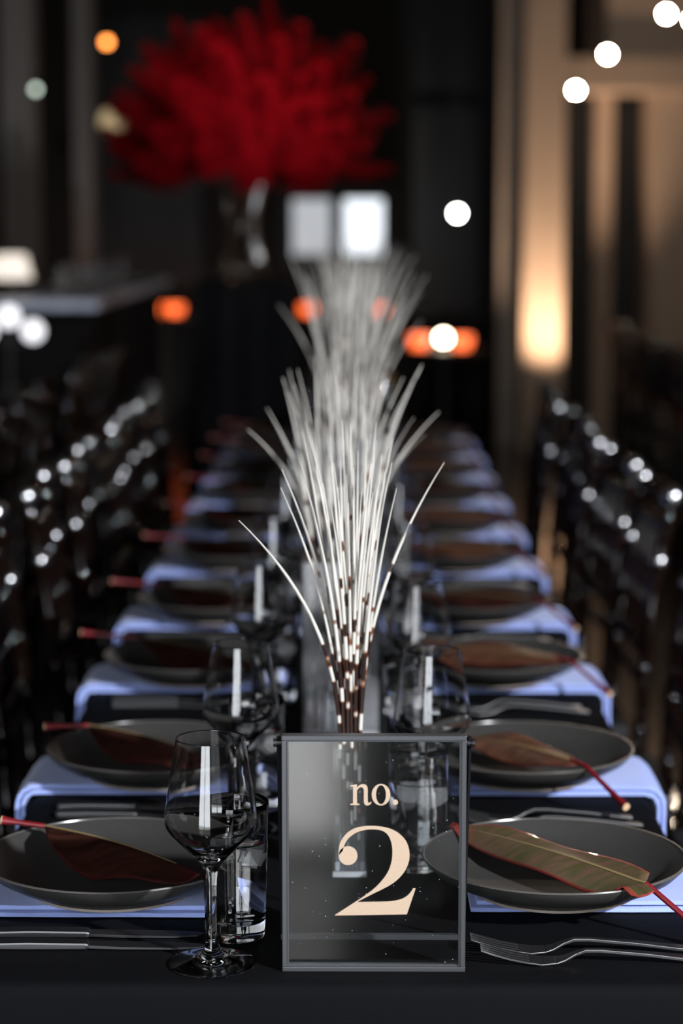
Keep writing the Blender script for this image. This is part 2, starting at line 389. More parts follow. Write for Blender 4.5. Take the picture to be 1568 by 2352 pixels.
# ------------------------------------------------------------------ number sign
SY = 1.975
tl = aty(646, 1690, SY); br = aty(1070, 2231, SY)
sx0, sx1, sz1 = tl.x, aty(1072, 1690, SY).x, tl.z
sxc = (sx0 + sx1) / 2; sw = (sx1 - sx0) / 2; sh = sz1 - TZ
sign = thing('table_number_sign', 'clear glass table number sign reading no. 2 in a black metal frame', 'sign', (sxc, SY, TZ))
fw_, fd = 0.0047, 0.012
fm = MB()
fm.box((-sw, 0, 0), (sw, fd, fw_)); fm.box((-sw, 0, sh - fw_), (sw, fd, sh)); fm.box((-sw, 0, fw_), (-sw + fw_, fd, sh - fw_)); fm.box((sw - fw_, 0, fw_), (sw, fd, sh - fw_))
frame = fm.build('frame', 'sign_metal', sign, bevel=0.0007)
lp = MB(); q = fw_ + 0.0016
for a, b_ in (((-sw + fw_, fw_), (sw - fw_, q)), ((-sw + fw_, sh - q), (sw - fw_, sh - fw_)), ((-sw + fw_, q), (-sw + q, sh - q)), ((sw - q, q), (sw - fw_, sh - q))):
    lp.box((a[0], 0.003, a[1]), (b_[0], fd - 0.003, b_[1]))
lp.build('inner_lip', 'sign_metal', frame)
MB().box((-sw + fw_, 0.0055, fw_), (sw - fw_, 0.0068, sh - fw_)).build('glass_pane', 'pane', sign)
# stand: two swing arms on bolts, joined by a bar that rests on the table behind
ab = 0.09
for s_ in (-1, 1):
    x0 = s_ * (sw + 0.0026)
    arm = MB(); pts = [(x0, 0.006, sh - 0.002), (x0, 0.006 + ab * 0.5, sh * 0.5), (x0, 0.006 + ab, 0.003)]
    arm.tube(pts, [0.0022] * 3, 4, ref=(1, 0, 0)).build('stand_arm', 'stand_metal', sign)
    bt = MB().tube([(s_ * sw, 0.006, sh - 0.008), (s_ * (sw + 0.0052), 0.006, sh - 0.008)], 0.0028, 10)
    bo = bt.build('bolt', 'stand_metal', sign); MB().tube([(s_ * (sw + 0.0052), 0.006, sh - 0.008), (s_ * (sw + 0.0078), 0.006, sh - 0.008)], 0.0041, 12).build('bolt_head', 'stand_metal', bo)
MB().box((-sw - 0.0045, 0.006 + ab - 0.003, 0), (sw + 0.0045, 0.006 + ab + 0.003, 0.005)).build('stand_bar', 'sign_metal', sign)
# lettering, drawn as outlines (in units of a 1568-wide crop of the sign)
def LP(cx_, cy_):
    p = aty(620 + cx_ * 0.30612, 1660 + cy_ * 0.30612, SY + 0.0052); return (p.x - sxc, p.z - TZ)
def smoothpts(pts, closed=False, n=5):
    out = []; N = len(pts)
    for i in range(N - 1):
        p0 = pts[max(i - 1, 0)]; p1 = pts[i]; p2 = pts[i + 1]; p3 = pts[min(i + 2, N - 1)]
        for k in range(n):
            t = k / n
            out.append(tuple(0.5 * (2 * p1[j] + (p2[j] - p0[j]) * t + (2 * p0[j] - 5 * p1[j] + 4 * p2[j] - p3[j]) * t * t + (3 * p1[j] - p0[j] - 3 * p2[j] + p3[j]) * t ** 3) for j in (0, 1)))
    return out + [tuple(pts[-1])]
def glyph(name, outlines, label):
    mb = MB(); y0, y1 = 0.0050, 0.0056
    for ol in outlines:
        P = [LP(*p) for p in ol]; i = len(mb.v); n_ = len(P)
        mb.v += [(x, y0, z) for x, z in P] + [(x, y1, z) for x, z in P]
        mb.f.append(tuple(range(i, i + n_)))
        mb.f += [(i + k, i + (k + 1) % n_, i + n_ + (k + 1) % n_, i + n_ + k) for k in range(n_)]
    o = mb.build(name, 'gold', sign); o['label'] = label
def circ(cx_, cy_, rx, ry=None, n=40): return [(cx_ + rx * math.cos(2 * PI * k / n), cy_ + (ry or rx) * math.sin(2 * PI * k / n)) for k in range(n)]
outer = smoothpts([(513, 997), (513, 970), (522, 910), (545, 865), (585, 820), (640, 790), (700, 777), (770, 774), (850, 782), (920, 803), (975, 838), (1018, 885), (1040, 940), (1046, 990), (1040, 1045), (1015, 1105), (975, 1158), (920, 1205), (850, 1245), (770, 1284), (700, 1320), (652, 1345)])
base_top = smoothpts([(652, 1345), (740, 1344), (830, 1343), (900, 1340), (955, 1331), (1000, 1316), (1035, 1292), (1058, 1266), (1072, 1242)])
rest = [(1092, 1243), (1026, 1438), (487, 1446), (487, 1441)]
diag = smoothpts([(487, 1441), (560, 1395), (640, 1343), (720, 1290), (790, 1235), (850, 1170), (888, 1110), (910, 1045), (917, 985), (915, 930), (905, 885), (888, 848), (860, 820), (820, 804), (770, 800), (720, 803), (672, 814), (630, 834), (592, 864), (568, 896), (553, 930)])
glyph('numeral_two', [outer + base_top[1:] + rest[:3] + diag + [(545, 960)], circ(585, 997, 71)], 'large pale gold numeral 2')
n_out = [(600, 470), (652, 461), (652, 487)] + smoothpts([(652, 487), (668, 470), (690, 461), (712, 463), (728, 477), (733, 500)]) + smoothpts([(733, 500), (733, 580), (738, 600), (748, 600), (757, 590)]) + smoothpts([(761, 597), (752, 612), (735, 620), (717, 618), (706, 605), (703, 588)]) + smoothpts([(703, 588), (703, 512), (698, 492), (684, 483), (668, 489), (652, 510)]) + [(652, 605), (670, 609), (670, 618), (601, 618), (601, 609), (622, 605), (622, 480), (600, 477)]
glyph('letter_n', [n_out], 'pale gold letter n')
o_out = circ(832, 540, 70, 81, 48); o_in = circ(832, 540, 37, 71, 48)
# ring as quads
mb = MB()
for (a, b_) in zip(o_out, o_in):
    A = LP(*a); B = LP(*b_); mb.v += [(A[0], 0.0050, A[1]), (B[0], 0.0050, B[1]), (A[0], 0.0056, A[1]), (B[0], 0.0056, B[1])]
for k in range(48):
    a = 4 * k; b_ = 4 * ((k + 1) % 48); mb.f += [(a, a + 1, b_ + 1, b_), (a, b_, b_ + 2, a + 2), (a + 1, a + 3, b_ + 3, b_ + 1), (a + 2, b_ + 2, b_ + 3, a + 3)]
mb.build('letter_o', 'gold', sign)['label'] = 'pale gold letter o'
glyph('full_stop', [circ(940, 597, 20, None, 20)], 'pale gold full stop')

# ------------------------------------------------------------------ place settings
ROWS = [2.195, 2.665, 3.255, 3.765, 4.335, 4.845, 5.36, 5.87, 6.38, 6.85]
NZ = TZ + 0.0142            # top of a folded napkin
def plate_proto():
    t = thing('dinner_plate', '', 'plate')
    body = [(0, 0.004), (0.078, 0.004), (0.080, 0), (0.086, 0), (0.089, 0.006), (0.11, 0.013), (0.127, 0.023), (0.1355, 0.032), (0.1365, 0.034), (0.1352, 0.0352), (0.132, 0.0335), (0.122, 0.0245), (0.105, 0.0155), (0.085, 0.011), (0.05, 0.0095), (0, 0.009)]
    MB().lathe(body, 72).build('dish', 'plate', t, True)
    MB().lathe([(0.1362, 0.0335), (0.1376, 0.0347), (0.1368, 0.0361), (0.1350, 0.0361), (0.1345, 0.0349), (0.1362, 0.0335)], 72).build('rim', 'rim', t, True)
    MB().lathe([(0.0805, -0.0004), (0.0868, -0.0004), (0.0872, 0.0022), (0.0868, 0.0026), (0.0805, 0.0005), (0.0805, -0.0004)], 64).build('foot_ring', 'foot', t, True)
    return t
def napkin_mesh(seed, inner, edge, wd=0.2, drop=0.11):
    rnd = random.Random(seed); mb = MB(); ph = rnd.random() * 6
    def path(L, lift):
        # distance from inner end; returns (x,z)
        flat_len = edge - inner - 0.004
        R_ = 0.012 + lift
        if L < flat_len: return inner + L, TZ + lift
        a = (L - flat_len) / R_
        if a < PI / 2: return inner + flat_len + R_ * math.sin(a), TZ - 0.012 + R_ * math.cos(a)
        return inner + flat_len + R_, TZ - 0.012 - (L - flat_len - R_ * PI / 2)
    total = edge - inner - 0.004 + 0.02 + drop
    for layer, (z0, z1, w_, l0) in enumerate(((0.0006, 0.0072, wd, 0.0), (0.0076, 0.0142, wd - 0.004, 0.006))):
        nl, nw = 34, 8; top = []; bot = []
        for i in range(nl + 1):
            L = l0 + (total - l0) * i / nl; rt_, rb = [], []
            for j in range(nw + 1):
                v = -1 + 2 * j / nw; vv = v * w_ / 2 * (1 + 0.006 * math.sin(L * 45 + ph + layer))
                crown = 0.0016 * (1 - abs(v) ** 6); e = 0.5 if abs(v) > 0.99 else 1
                wob = 0.0004 * math.sin(L * 90 + v * 5 + ph)
                x, z = path(L, z1 - (0.0016 - crown) + wob); rt_.append(len(mb.v)); mb.v.append((x, vv * (1 if abs(v) < .99 else 1.0), z))
                x, z = path(L, z0 + (0.0008 if abs(v) > 0.99 else 0)); rb.append(len(mb.v)); mb.v.append((x, vv, z))
            top.append(rt_); bot.append(rb)
        for i in range(nl):
            for j in range(nw):
                mb.f.append((top[i][j], top[i + 1][j], top[i + 1][j + 1], top[i][j + 1])); mb.f.append((bot[i][j], bot[i][j + 1], bot[i + 1][j + 1], bot[i + 1][j]))
            mb.f.append((top[i][0], bot[i][0], bot[i + 1][0], top[i + 1][0])); mb.f.append((top[i][nw], top[i + 1][nw], bot[i + 1][nw], bot[i][nw]))
        for i in (0, nl):
            for j in range(nw): mb.f.append((top[i][j], top[i][j + 1], bot[i][j + 1], bot[i][j]))
    return mb
def fork_proto():
    t = thing('table_fork', '', 'fork')
    hp = [(0.072, 0, 0.0012), (0.08, 0, 0.003), (0.09, 0, 0.0075), (0.1, 0, 0.0105), (0.115, 0, 0.0105), (0.16, 0, 0.007), (0.2, 0, 0.0025), (0.215, 0, 0.0015)]
    MB().sweep(hp, [0.020, 0.016, 0.010, 0.0065, 0.0065, 0.009, 0.012, 0.012], [0.002, 0.0025, 0.003, 0.0035, 0.0035, 0.0035, 0.0035, 0.003]).build('handle', 'steel', t, bevel=0.0008)
    hd = [(0.045, 0, 0.0025), (0.058, 0, 0.0005), (0.072, 0, 0.0012)]
    MB().sweep(hd, [0.024, 0.0245, 0.020], [0.0018, 0.002, 0.002]).build('head', 'steel', t, bevel=0.0005)
    for k in range(4):
        y = (-1.5 + k) * 0.0066
        MB().sweep([(0, y * 0.96, 0.0145), (0.012, y, 0.0105), (0.028, y, 0.006), (0.046, y, 0.0025)], [0.0018, 0.003, 0.0036, 0.0042], [0.0014, 0.0018, 0.0018, 0.0018]).build('tine', 'steel', t)
    return t
def knife_proto():
    t = thing('table_knife', '', 'knife')
    MB().sweep([(0, 0, 0.0008), (-0.004, 0, 0.0003), (-0.06, 0, 0.0001), (-0.094, 0, 0.0003), (-0.098, 0, 0.0008)], [0.011, 0.0155, 0.0165, 0.0165, 0.015], [0.005, 0.0075, 0.0085, 0.0075, 0.006]).build('handle', 'knife_steel', t, bevel=0.002)
    MB().sweep([(-0.001, 0.001, 0.002), (0.03, 0.001, 0.0018), (0.08, 0.0015, 0.0014), (0.105, 0.004, 0.001), (0.112, 0.0065, 0.0008)], [0.014, 0.018, 0.0175, 0.011, 0.002], [0.003, 0.0024, 0.0018, 0.0012, 0.001]).build('blade', 'knife_steel', t)
    return t
# wineglass: one watertight lathe profile cut into foot, stem and bowl at shared rings
WG_H = 0.2205
def wineglass_proto():
    t = thing('wine_glass', '', 'wine glass'); N = 64
    foot = [(0, 0.0034), (0.012, 0.0028), (0.028, 0.0014), (0.0375, 0.0003), (0.0400, 0.0), (0.0412, 0.0005), (0.0417, 0.0014), (0.0412, 0.0024), (0.034, 0.0036), (0.020, 0.0066), (0.0125, 0.0098), (0.0085, 0.0145), (0.0062, 0.021), (0.0056, 0.026)]
    stem = [(0.0056, 0.026), (0.0049, 0.036), (0.0046, 0.055), (0.0046, 0.075), (0.0052, 0.085), (0.0066, 0.0925)]
    bo = [(0.0066, 0.0925), (0.0098, 0.0985), (0.0165, 0.1062), (0.0245, 0.1145), (0.0325, 0.1225), (0.0388, 0.1292), (0.0425, 0.1347), (0.0440, 0.1400), (0.0438, 0.1460), (0.0424, 0.1570), (0.0400, 0.1730), (0.0370, 0.1920), (0.0338, 0.2120), (0.0326, 0.2194)]
    rim = [(0.03245, 0.2201), (0.0322, 0.22045), (0.03185, 0.2206), (0.0315, 0.22045), (0.03125, 0.2201), (0.0314, 0.2194)]
    bi = [(0.0327, 0.2120), (0.0359, 0.1920), (0.0389, 0.1730), (0.0413, 0.1570), (0.0427, 0.1460), (0.0428, 0.1402), (0.0412, 0.1353), (0.0374, 0.1300), (0.0308, 0.1234), (0.0225, 0.1158), (0.0142, 0.1092), (0.0065, 0.1052), (0, 0.1042)]
    MB().lathe(foot, N).build('foot', 'glass', t, True); MB().lathe(stem, N).build('stem', 'glass', t, True); MB().lathe(bo + rim + bi, N).build('bowl', 'glass', t, True)
    return t
def tumbler_proto():
    t = thing('water_tumbler', '', 'tumbler'); N = 56; H = 0.137
    prof = [(0, 0.0015), (0.020, 0.001), (0.0265, 0), (0.0288, 0.0012), (0.0296, 0.005), (0.0312, 0.05), (0.0335, 0.128), (0.0339, 0.1362), (0.0333, 0.1372), (0.0326, 0.1365), (0.0322, 0.128), (0.0297, 0.05), (0.0281, 0.0215), (0.0262, 0.0178), (0.018, 0.0165), (0, 0.0162)]
    MB().lathe(prof, N).build('cup', 'glass', t, True)
    wl = 0.098
    wp = [(0, 0.0158), (0.018, 0.0161), (0.0265, 0.0174), (0.0284, 0.0214), (0.0300, 0.05), (0.03155, wl + 0.001), (0.0308, wl - 0.0004), (0.029, wl - 0.001), (0, wl - 0.001)]
    MB().lathe(wp, N).build('water', 'water', t, True)
    return t

P_plate, P_fork, P_knife, P_wine, P_tum = plate_proto(), fork_proto(), knife_proto(), wineglass_proto(), tumbler_proto()
used = {}
def place(proto, loc, rz, label, group):
    if proto.name not in used:
        used[proto.name] = 1; proto.location = loc; proto.rotation_euler = (0, 0, rz); proto['label'] = label; proto['group'] = group; return proto
    return dup(proto, loc, rz, label, group)

PROF = [(0, 0.009), (0.05, 0.0095), (0.085, 0.011), (0.105, 0.0155), (0.122, 0.0245), (0.132, 0.0345), (0.1385, 0.0365)]
def plate_h(r):
    if r > 0.1385: return -1
    for (r0, z0), (r1, z1) in zip(PROF, PROF[1:]):
        if r <= r1: return z0 + (z1 - z0) * (r - r0) / (r1 - r0)
def leaf(name, label, m, joint, tip, fore, aft, pet_end, centre, w0=0.044, pinch=0.5, sag=0.006, wave=0.004, seed=0):
    """fore / aft: (dy, dz) offsets at full width for the two halves of the blade"""
    rnd = random.Random(seed); J = Vector(joint); T = Vector(tip); L = (T - J).length
    def rest(p, gap):
        r_ = math.hypot(p.x - centre[0], p.y - centre[1]); h_ = plate_h(r_) if r_ <= 0.1385 else max(-0.01, 0.0375 - max(0, r_ - 0.143) * 1.5)
        if p.z < NZ + h_ + gap: p.z = NZ + h_ + gap
        return p
    mid = []; n = 26
    for i in range(n + 1):
        u = i / n; p = J.lerp(T, u); p.z += sag * math.sin(PI * u) ; p.y += 0.006 * math.sin(PI * u); mid.append(rest(p, 0.0032))
    def width(u): return (math.sin(PI * min(1, (u * 0.975 + 0.025) ** pinch)) ** 0.7) if u < 1 else 0.02
    root = thing(name, label, 'leaf', (J.x, J.y, J.z)); root['group'] = 'single leaves laid on the plates'
    mb = MB(); edge = []; nv = 8; ph = rnd.random() * 6
    for i, p in enumerate(mid):
        u = i / n; wdt = max(width(u), 0.03)
        for j in range(-nv, nv + 1):
            v = abs(j) / nv; dy, dz = fore if j < 0 else aft
            curve = v ** 1.5 * (min(1, u / 0.35) ** 0.8 if j < 0 else 1)
            q_ = p + Vector((0.012 * v * (0.5 - u), dy * v * wdt, dz * curve * wdt + wave * v * math.sin(u * 9 + ph + (2 if j < 0 else 0))))
            q_ = rest(q_, 0.0026) - J; mb.v.append(tuple(q_)); edge.append(max(0, (v - 0.93) / 0.07) * 0.7 + max(0, (u - 0.86) / 0.14) * 0.8)
    W = 2 * nv + 1
    for i in range(n):
        for j in range(W - 1): a = i * W + j; mb.f.append((a, a + 1, a + W + 1, a + W))
    mb.attr['edge'] = [min(1, e) for e in edge]
    bl = mb.build('blade', m, root, True); md = bl.modifiers.new('thick', 'SOLIDIFY'); md.thickness = 0.0009; md.offset = 0
    MB().tube([p - J + Vector((0, 0, 0.0006)) for p in mid[:n - 3]], [0.0022 * (1 - 0.8 * i / n) for i in range(n - 3)], 6, flat=0.5).build('midrib', 'midrib', root, True)
    E_ = Vector(pet_end); J0 = mid[0].copy(); best = None
    for i in range(1, 40):                       # where the stalk needs the most lift to clear the rim
        u = i / 40; p = J0.lerp(E_, u); h_ = plate_h(math.hypot(p.x - centre[0], p.y - centre[1]))
        if h_ > 0 and NZ + h_ + 0.0048 > p.z and (best is None or NZ + h_ + 0.0048 - p.z > best[1]): best = (u, NZ + h_ + 0.0048 - p.z)
    pts = []
    for i in range(17):
        u = i / 16; p = J0.lerp(E_, u)
        if best: p.z += best[1] * (min(u / best[0], (1 - u) / (1 - best[0])))
        pts.append(p - J)
    d0 = (pts[1] - pts[0]).normalized()
    pe = MB().tube(pts, [0.0024] + [0.0029] * 10 + [0.0031, 0.0034, 0.0037, 0.0041, 0.0045, 0.005], 10).build('petiole', 'petiole', root, True)
    d0 = (pts[-1] - pts[-2]).normalized()
    MB().tube([pts[-1], pts[-1] + d0 * 0.0012], 0.0047, 10).build('cut_end', 'petiole_end', pe)
    return root

PX = {1: 0.205, -1: -0.252}
leafR = leafL = None
for i, Y in enumerate(ROWS):
    for s_ in (1, -1):
        rnd = random.Random(100 + i * 2 + s_)
        sd = SIDE[s_]; o_ = ORD[i]; px = PX[s_]; jx = rnd.uniform(-0.004, 0.004) if i else 0; rz = 0 if s_ > 0 else PI
        edge = THW
        nm = napkin_mesh(i * 3 + s_, {1: 0.135, -1: 0.12}[s_] + rnd.uniform(-0.01, 0.01), edge, 0.16)
        nk = nm.build('napkin', 'napkin', None, True); nk.location = (TXC, Y + 0.02 + rnd.uniform(-0.005, 0.005), 0); nk.rotation_euler = (0, 0, rz)
        if i == 0 and s_ > 0: nk.location.y += 0.02
        tag(nk, 'folded blue napkin under the %s plate from the number sign, %s' % (o_, sd), 'napkin', 'folded blue napkins under the plates')
        place(P_plate, (px + jx, Y, NZ), rnd.random() * 6, 'matte black plate, %s from the number sign along the %s' % (o_, sd), 'black dinner plates on the long table')
        if s_ > 0:
            fy = Y - 0.193
            place(P_fork, (0.118, fy, TZ), 0, 'steel fork farther from the plate, %s setting from the number sign, %s' % (o_, sd), 'forks on the long table')
            place(P_fork, (0.110, fy + 0.032, TZ), 0, 'steel fork next to the plate, %s setting from the number sign, %s' % (o_, sd), 'forks on the long table')
        else:
            ky = Y - 0.142
            place(P_knife, (-0.262, ky + 0.022, TZ), 0, 'steel knife next to the plate, %s setting from the number sign, %s' % (o_, sd), 'knives on the long table')
            place(P_knife, (-0.259, ky - 0.013, TZ), 0, 'steel knife farther from the plate, %s setting from the number sign, %s' % (o_, sd), 'knives on the long table')
        # glasses
        if s_ > 0: wl, tl_ = (0.085, Y + 0.222), (0.067, Y + 0.118)
        else: wl, tl_ = (-0.1375, Y - 0.199), (-0.120, Y - 0.115)
        if i: wl = (wl[0] + rnd.uniform(0, 0.008) * -s_, wl[1] + rnd.uniform(0, 0.012) * s_)
        place(P_wine, (wl[0], wl[1], TZ), rnd.random() * 6, 'empty stemmed wine glass, %s from the number sign along the %s' % (o_, sd), 'wine glasses on the long table')
        place(P_tum, (tl_[0], tl_[1], TZ), rnd.random() * 6, 'water tumbler with ice, %s from the number sign along the %s' % (o_, sd), 'water tumblers on the long table')
        if i < 4:
            for k in range(2):
                bm = bmesh.new(); bmesh.ops.create_cube(bm, size=0.018)
                for v in bm.verts: v.co += Vector((rnd.uniform(-.002, .002), rnd.uniform(-.002, .002), rnd.uniform(-.002, .002)))
                bmesh.ops.bevel(bm, geom=bm.edges[:], offset=0.003, segments=2, affect='EDGES')
                me = bpy.data.meshes.new('ice_cube'); bm.to_mesh(me); bm.free(); me.materials.append(M['ice'])
                ic = bpy.data.objects.new('ice_cube', me); C.objects.link(ic)
                ic.location = (tl_[0] + (0.0105 if k else -0.010), tl_[1] + (0.010 if k else -0.0105), TZ + (0.079 if k else 0.087)); ic.rotation_euler = (rnd.uniform(-.5, .5), rnd.uniform(-.5, .5), rnd.random() * 3)
                tag(ic, 'clear ice cube floating in the %s water tumbler from the number sign, %s' % (o_, sd), 'ice cube', 'ice cubes in the water tumblers')
        # leaf
        if s_ > 0:
            lab = 'broad leaf with red stalk on the %s plate from the number sign, %s' % (o_, sd)
            if i == 0:
                leaf('canna_leaf', 'olive green leaf with red edges and red stalk on the beige column side', 'leaf_green', atz(1482, 2030, NZ + 0.040), atz(1036, 1896, NZ + 0.036), (-0.052, -0.019), (0.034, 0.004), atz(1612, 2140, NZ + 0.003), (px, Y), pinch=0.62, sag=0.003, seed=3)
            else:
                a = rnd.uniform(-0.12, 0.1); mlen = rnd.uniform(0.9, 1.05); c = Vector((px, Y, NZ))
                R_ = Matrix.Rotation(a, 3, 'Z')
                J = c + R_ @ Vector((0.088, -0.066, 0.041)); T = c + R_ @ Vector((-0.115 * mlen, 0.045, 0.036)); E_ = c + R_ @ Vector((0.152, -0.155, 0.004))
                if i == 1: J = atz(1310, 1745, NZ + 0.041); T = atz(1040, 1690, NZ + 0.036); E_ = atz(1437, 1853, NZ + 0.010)
                leaf('canna_leaf', lab, 'leaf_brown' if i % 3 else 'leaf_red', J, T, (-0.04, -0.017), (0.03, 0.004), E_, (px + jx, Y), pinch=0.62, sag=0.004, seed=i * 5)
        else:
            lab = 'dark maroon leaf on the %s plate from the number sign, %s' % (o_, sd)
            c = Vector((px, Y, NZ)); a = rnd.uniform(-0.1, 0.1); R_ = Matrix.Rotation(a, 3, 'Z')
            J = c + R_ @ Vector((-0.094, 0.092, 0.042)); T = c + R_ @ Vector((0.104, -0.05, 0.030)); E_ = c + R_ @ Vector((-0.18, 0.085, 0.05))
            if i == 0: J = atz(103, 1897, NZ + 0.043); T = atz(462, 2008, NZ + 0.034); E_ = atz(6, 1884, NZ + 0.048)
            if i == 1: J = atz(205, 1666, NZ + 0.043); T = atz(478, 1740, NZ + 0.034); E_ = atz(103, 1668, NZ + 0.044)
            leaf('canna_leaf', lab, 'leaf_red', J, T, (-0.062, -0.027), (0.014, -0.010), E_, (px + jx, Y), pinch=0.55, sag=0.004, seed=i * 7 + 1)

# ------------------------------------------------------------------ quill arrangements
def box_vase(label, x, y, w_, h, wall, water, name='quill_vase', gm='vase'):
    d_ = w_
    t = thing(name, label, 'vase', (x, y, TZ)); a = w_ / 2; e = d_ / 2
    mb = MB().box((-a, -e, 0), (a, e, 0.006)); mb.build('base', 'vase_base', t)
    for sx in (-1, 1):
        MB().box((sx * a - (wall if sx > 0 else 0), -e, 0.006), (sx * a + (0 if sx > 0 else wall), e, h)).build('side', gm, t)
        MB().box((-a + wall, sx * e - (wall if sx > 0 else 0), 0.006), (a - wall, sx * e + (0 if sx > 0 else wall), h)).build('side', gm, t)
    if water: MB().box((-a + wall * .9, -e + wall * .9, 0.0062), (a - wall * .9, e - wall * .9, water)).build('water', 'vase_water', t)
    return t
def quill(base, mouth, tip, label, group, r=0.0022, bend=0.0):
    B, Mo, T = Vector(base), Vector(mouth), Vector(tip); pts = []
    n = 18; ctrl = Mo + (Mo - B).normalized() * (T - Mo).length * 0.5
    lb = (Mo - B).length; lt = (T - Mo).length
    for k in range(5): pts.append(B.lerp(Mo, k / 5))
    rq = random.Random(int(T.x * 1e4) + int(T.z * 1e4)); ctrl += Vector((rq.uniform(-.005, .005), rq.uniform(-.005, .005), 0))
    for k in range(n + 1):
        t = k / n; pts.append(Mo * (1 - t) ** 2 + ctrl * 2 * t * (1 - t) + T * t * t)
    N = len(pts); cum = [0]
    for a, b_ in zip(pts, pts[1:]): cum.append(cum[-1] + (b_ - a).length)
    al = [c / cum[-1] for c in cum]
    rad = [r * (0.62 + 0.38 * math.sin(PI * min(1, a * 1.15))) * (1 if a < 0.8 else 1 - 0.75 * (a - 0.8) / 0.2) for a in al]
    mb = MB().tube([p - B for p in pts], rad, 7); mb.attr['along'] = [a for a in al for _ in range(7)]
    o = mb.build('porcupine_quill', 'quill', None, True); o.location = B
    return tag(o, label, 'quill', group)
def arrangement(x, y, w_, h, tips, label, group, r):
    rnd = random.Random(int(y * 100)); n = len(tips); g = math.ceil(math.sqrt(n)); m_ = w_ / 2 - 0.0055
    tips = sorted([Vector(t) for t in tips], key=lambda t: t.x)
    for c in range(g):
        col_ = sorted(tips[c * n // g:(c + 1) * n // g], key=lambda t: t.y); rows = max(1, len(col_))
        for k, T in enumerate(col_):
            u = ((c + 0.5) / g * 2 - 1) * m_; v = ((k + 0.5) / rows * 2 - 1) * m_
            quill((x + u * 0.9, y + v * 0.9, TZ + 0.009), (x + u, y + v, TZ + h), T, label, group, r * rnd.uniform(0.85, 1.08))
vp = atz(803, 2003, TZ); V1X, V1Y = vp.x, vp.y
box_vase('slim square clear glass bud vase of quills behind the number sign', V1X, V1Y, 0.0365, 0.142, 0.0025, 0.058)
tips1 = [(548, 1195), (647, 1078), (644, 1120), (700, 968), (694, 990), (785, 965), (806, 975), (781, 1050), (865, 970), (902, 1008), (864, 1012), (900, 1062), (911, 1120), (1020, 1062), (884, 1135), (800, 1155), (712, 1150), (766, 1062), (822, 1035), (876, 1045), (742, 1110), (732, 1065), (716, 1010), (852, 1065), (842, 1010), (724, 1075), (795, 1090), (757, 1000), (830, 1130), (870, 1100), (690, 1065), (775, 1120), (812, 1075), (856, 1130), (760, 1160)]
tips1.sort(); cols1 = [sorted(tips1[c * 35 // 6:(c + 1) * 35 // 6], key=lambda p: -p[1]) for c in range(6)]
arrangement(V1X, V1Y, 0.0365, 0.142, [aty(px_, py_, V1Y - 0.07 + 0.16 * k / (len(col_) - 1)) for col_ in cols1 for k, (px_, py_) in enumerate(col_)], 'banded porcupine quill in the slim bud vase behind the number sign', 'quills in the bud vase behind the number sign', 0.0021)
def fan(x, y, n, rmax, h0, h1, seed):
    r_ = random.Random(seed); out = []
    for k in range(n):
        a = r_.random() * 2 * PI; q_ = r_.random() ** 0.7 * rmax
        out.append((x + q_ * math.cos(a), y + q_ * math.sin(a), TZ + h1 - (h1 - h0) * (0.3 * r_.random() + 0.7 * q_ / rmax * r_.random())))
    return out
ARR = [(-0.022, 2.977, 0.104, 0.24, 40, 0.155, 0.40, 0.53, 0.0026), (-0.012, 4.1, 0.11, 0.3, 42, 0.17, 0.5, 0.66, 0.0028), (-0.01, 5.3, 0.11, 0.3, 40, 0.17, 0.5, 0.68, 0.0028), (-0.01, 6.395, 0.11, 0.3, 34, 0.17, 0.52, 0.72, 0.003)]
for k, (x, y, w_, h, n, rm, h0, h1, r_) in enumerate(ARR):
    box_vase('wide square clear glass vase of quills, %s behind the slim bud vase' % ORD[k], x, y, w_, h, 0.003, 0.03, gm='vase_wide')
    arrangement(x, y, w_, h, fan(x, y, n, rm, h0, h1, k + 3), 'porcupine quill in the %s wide square vase behind the bud vase' % ORD[k], 'quills in the %s wide vase' % ORD[k], r_)

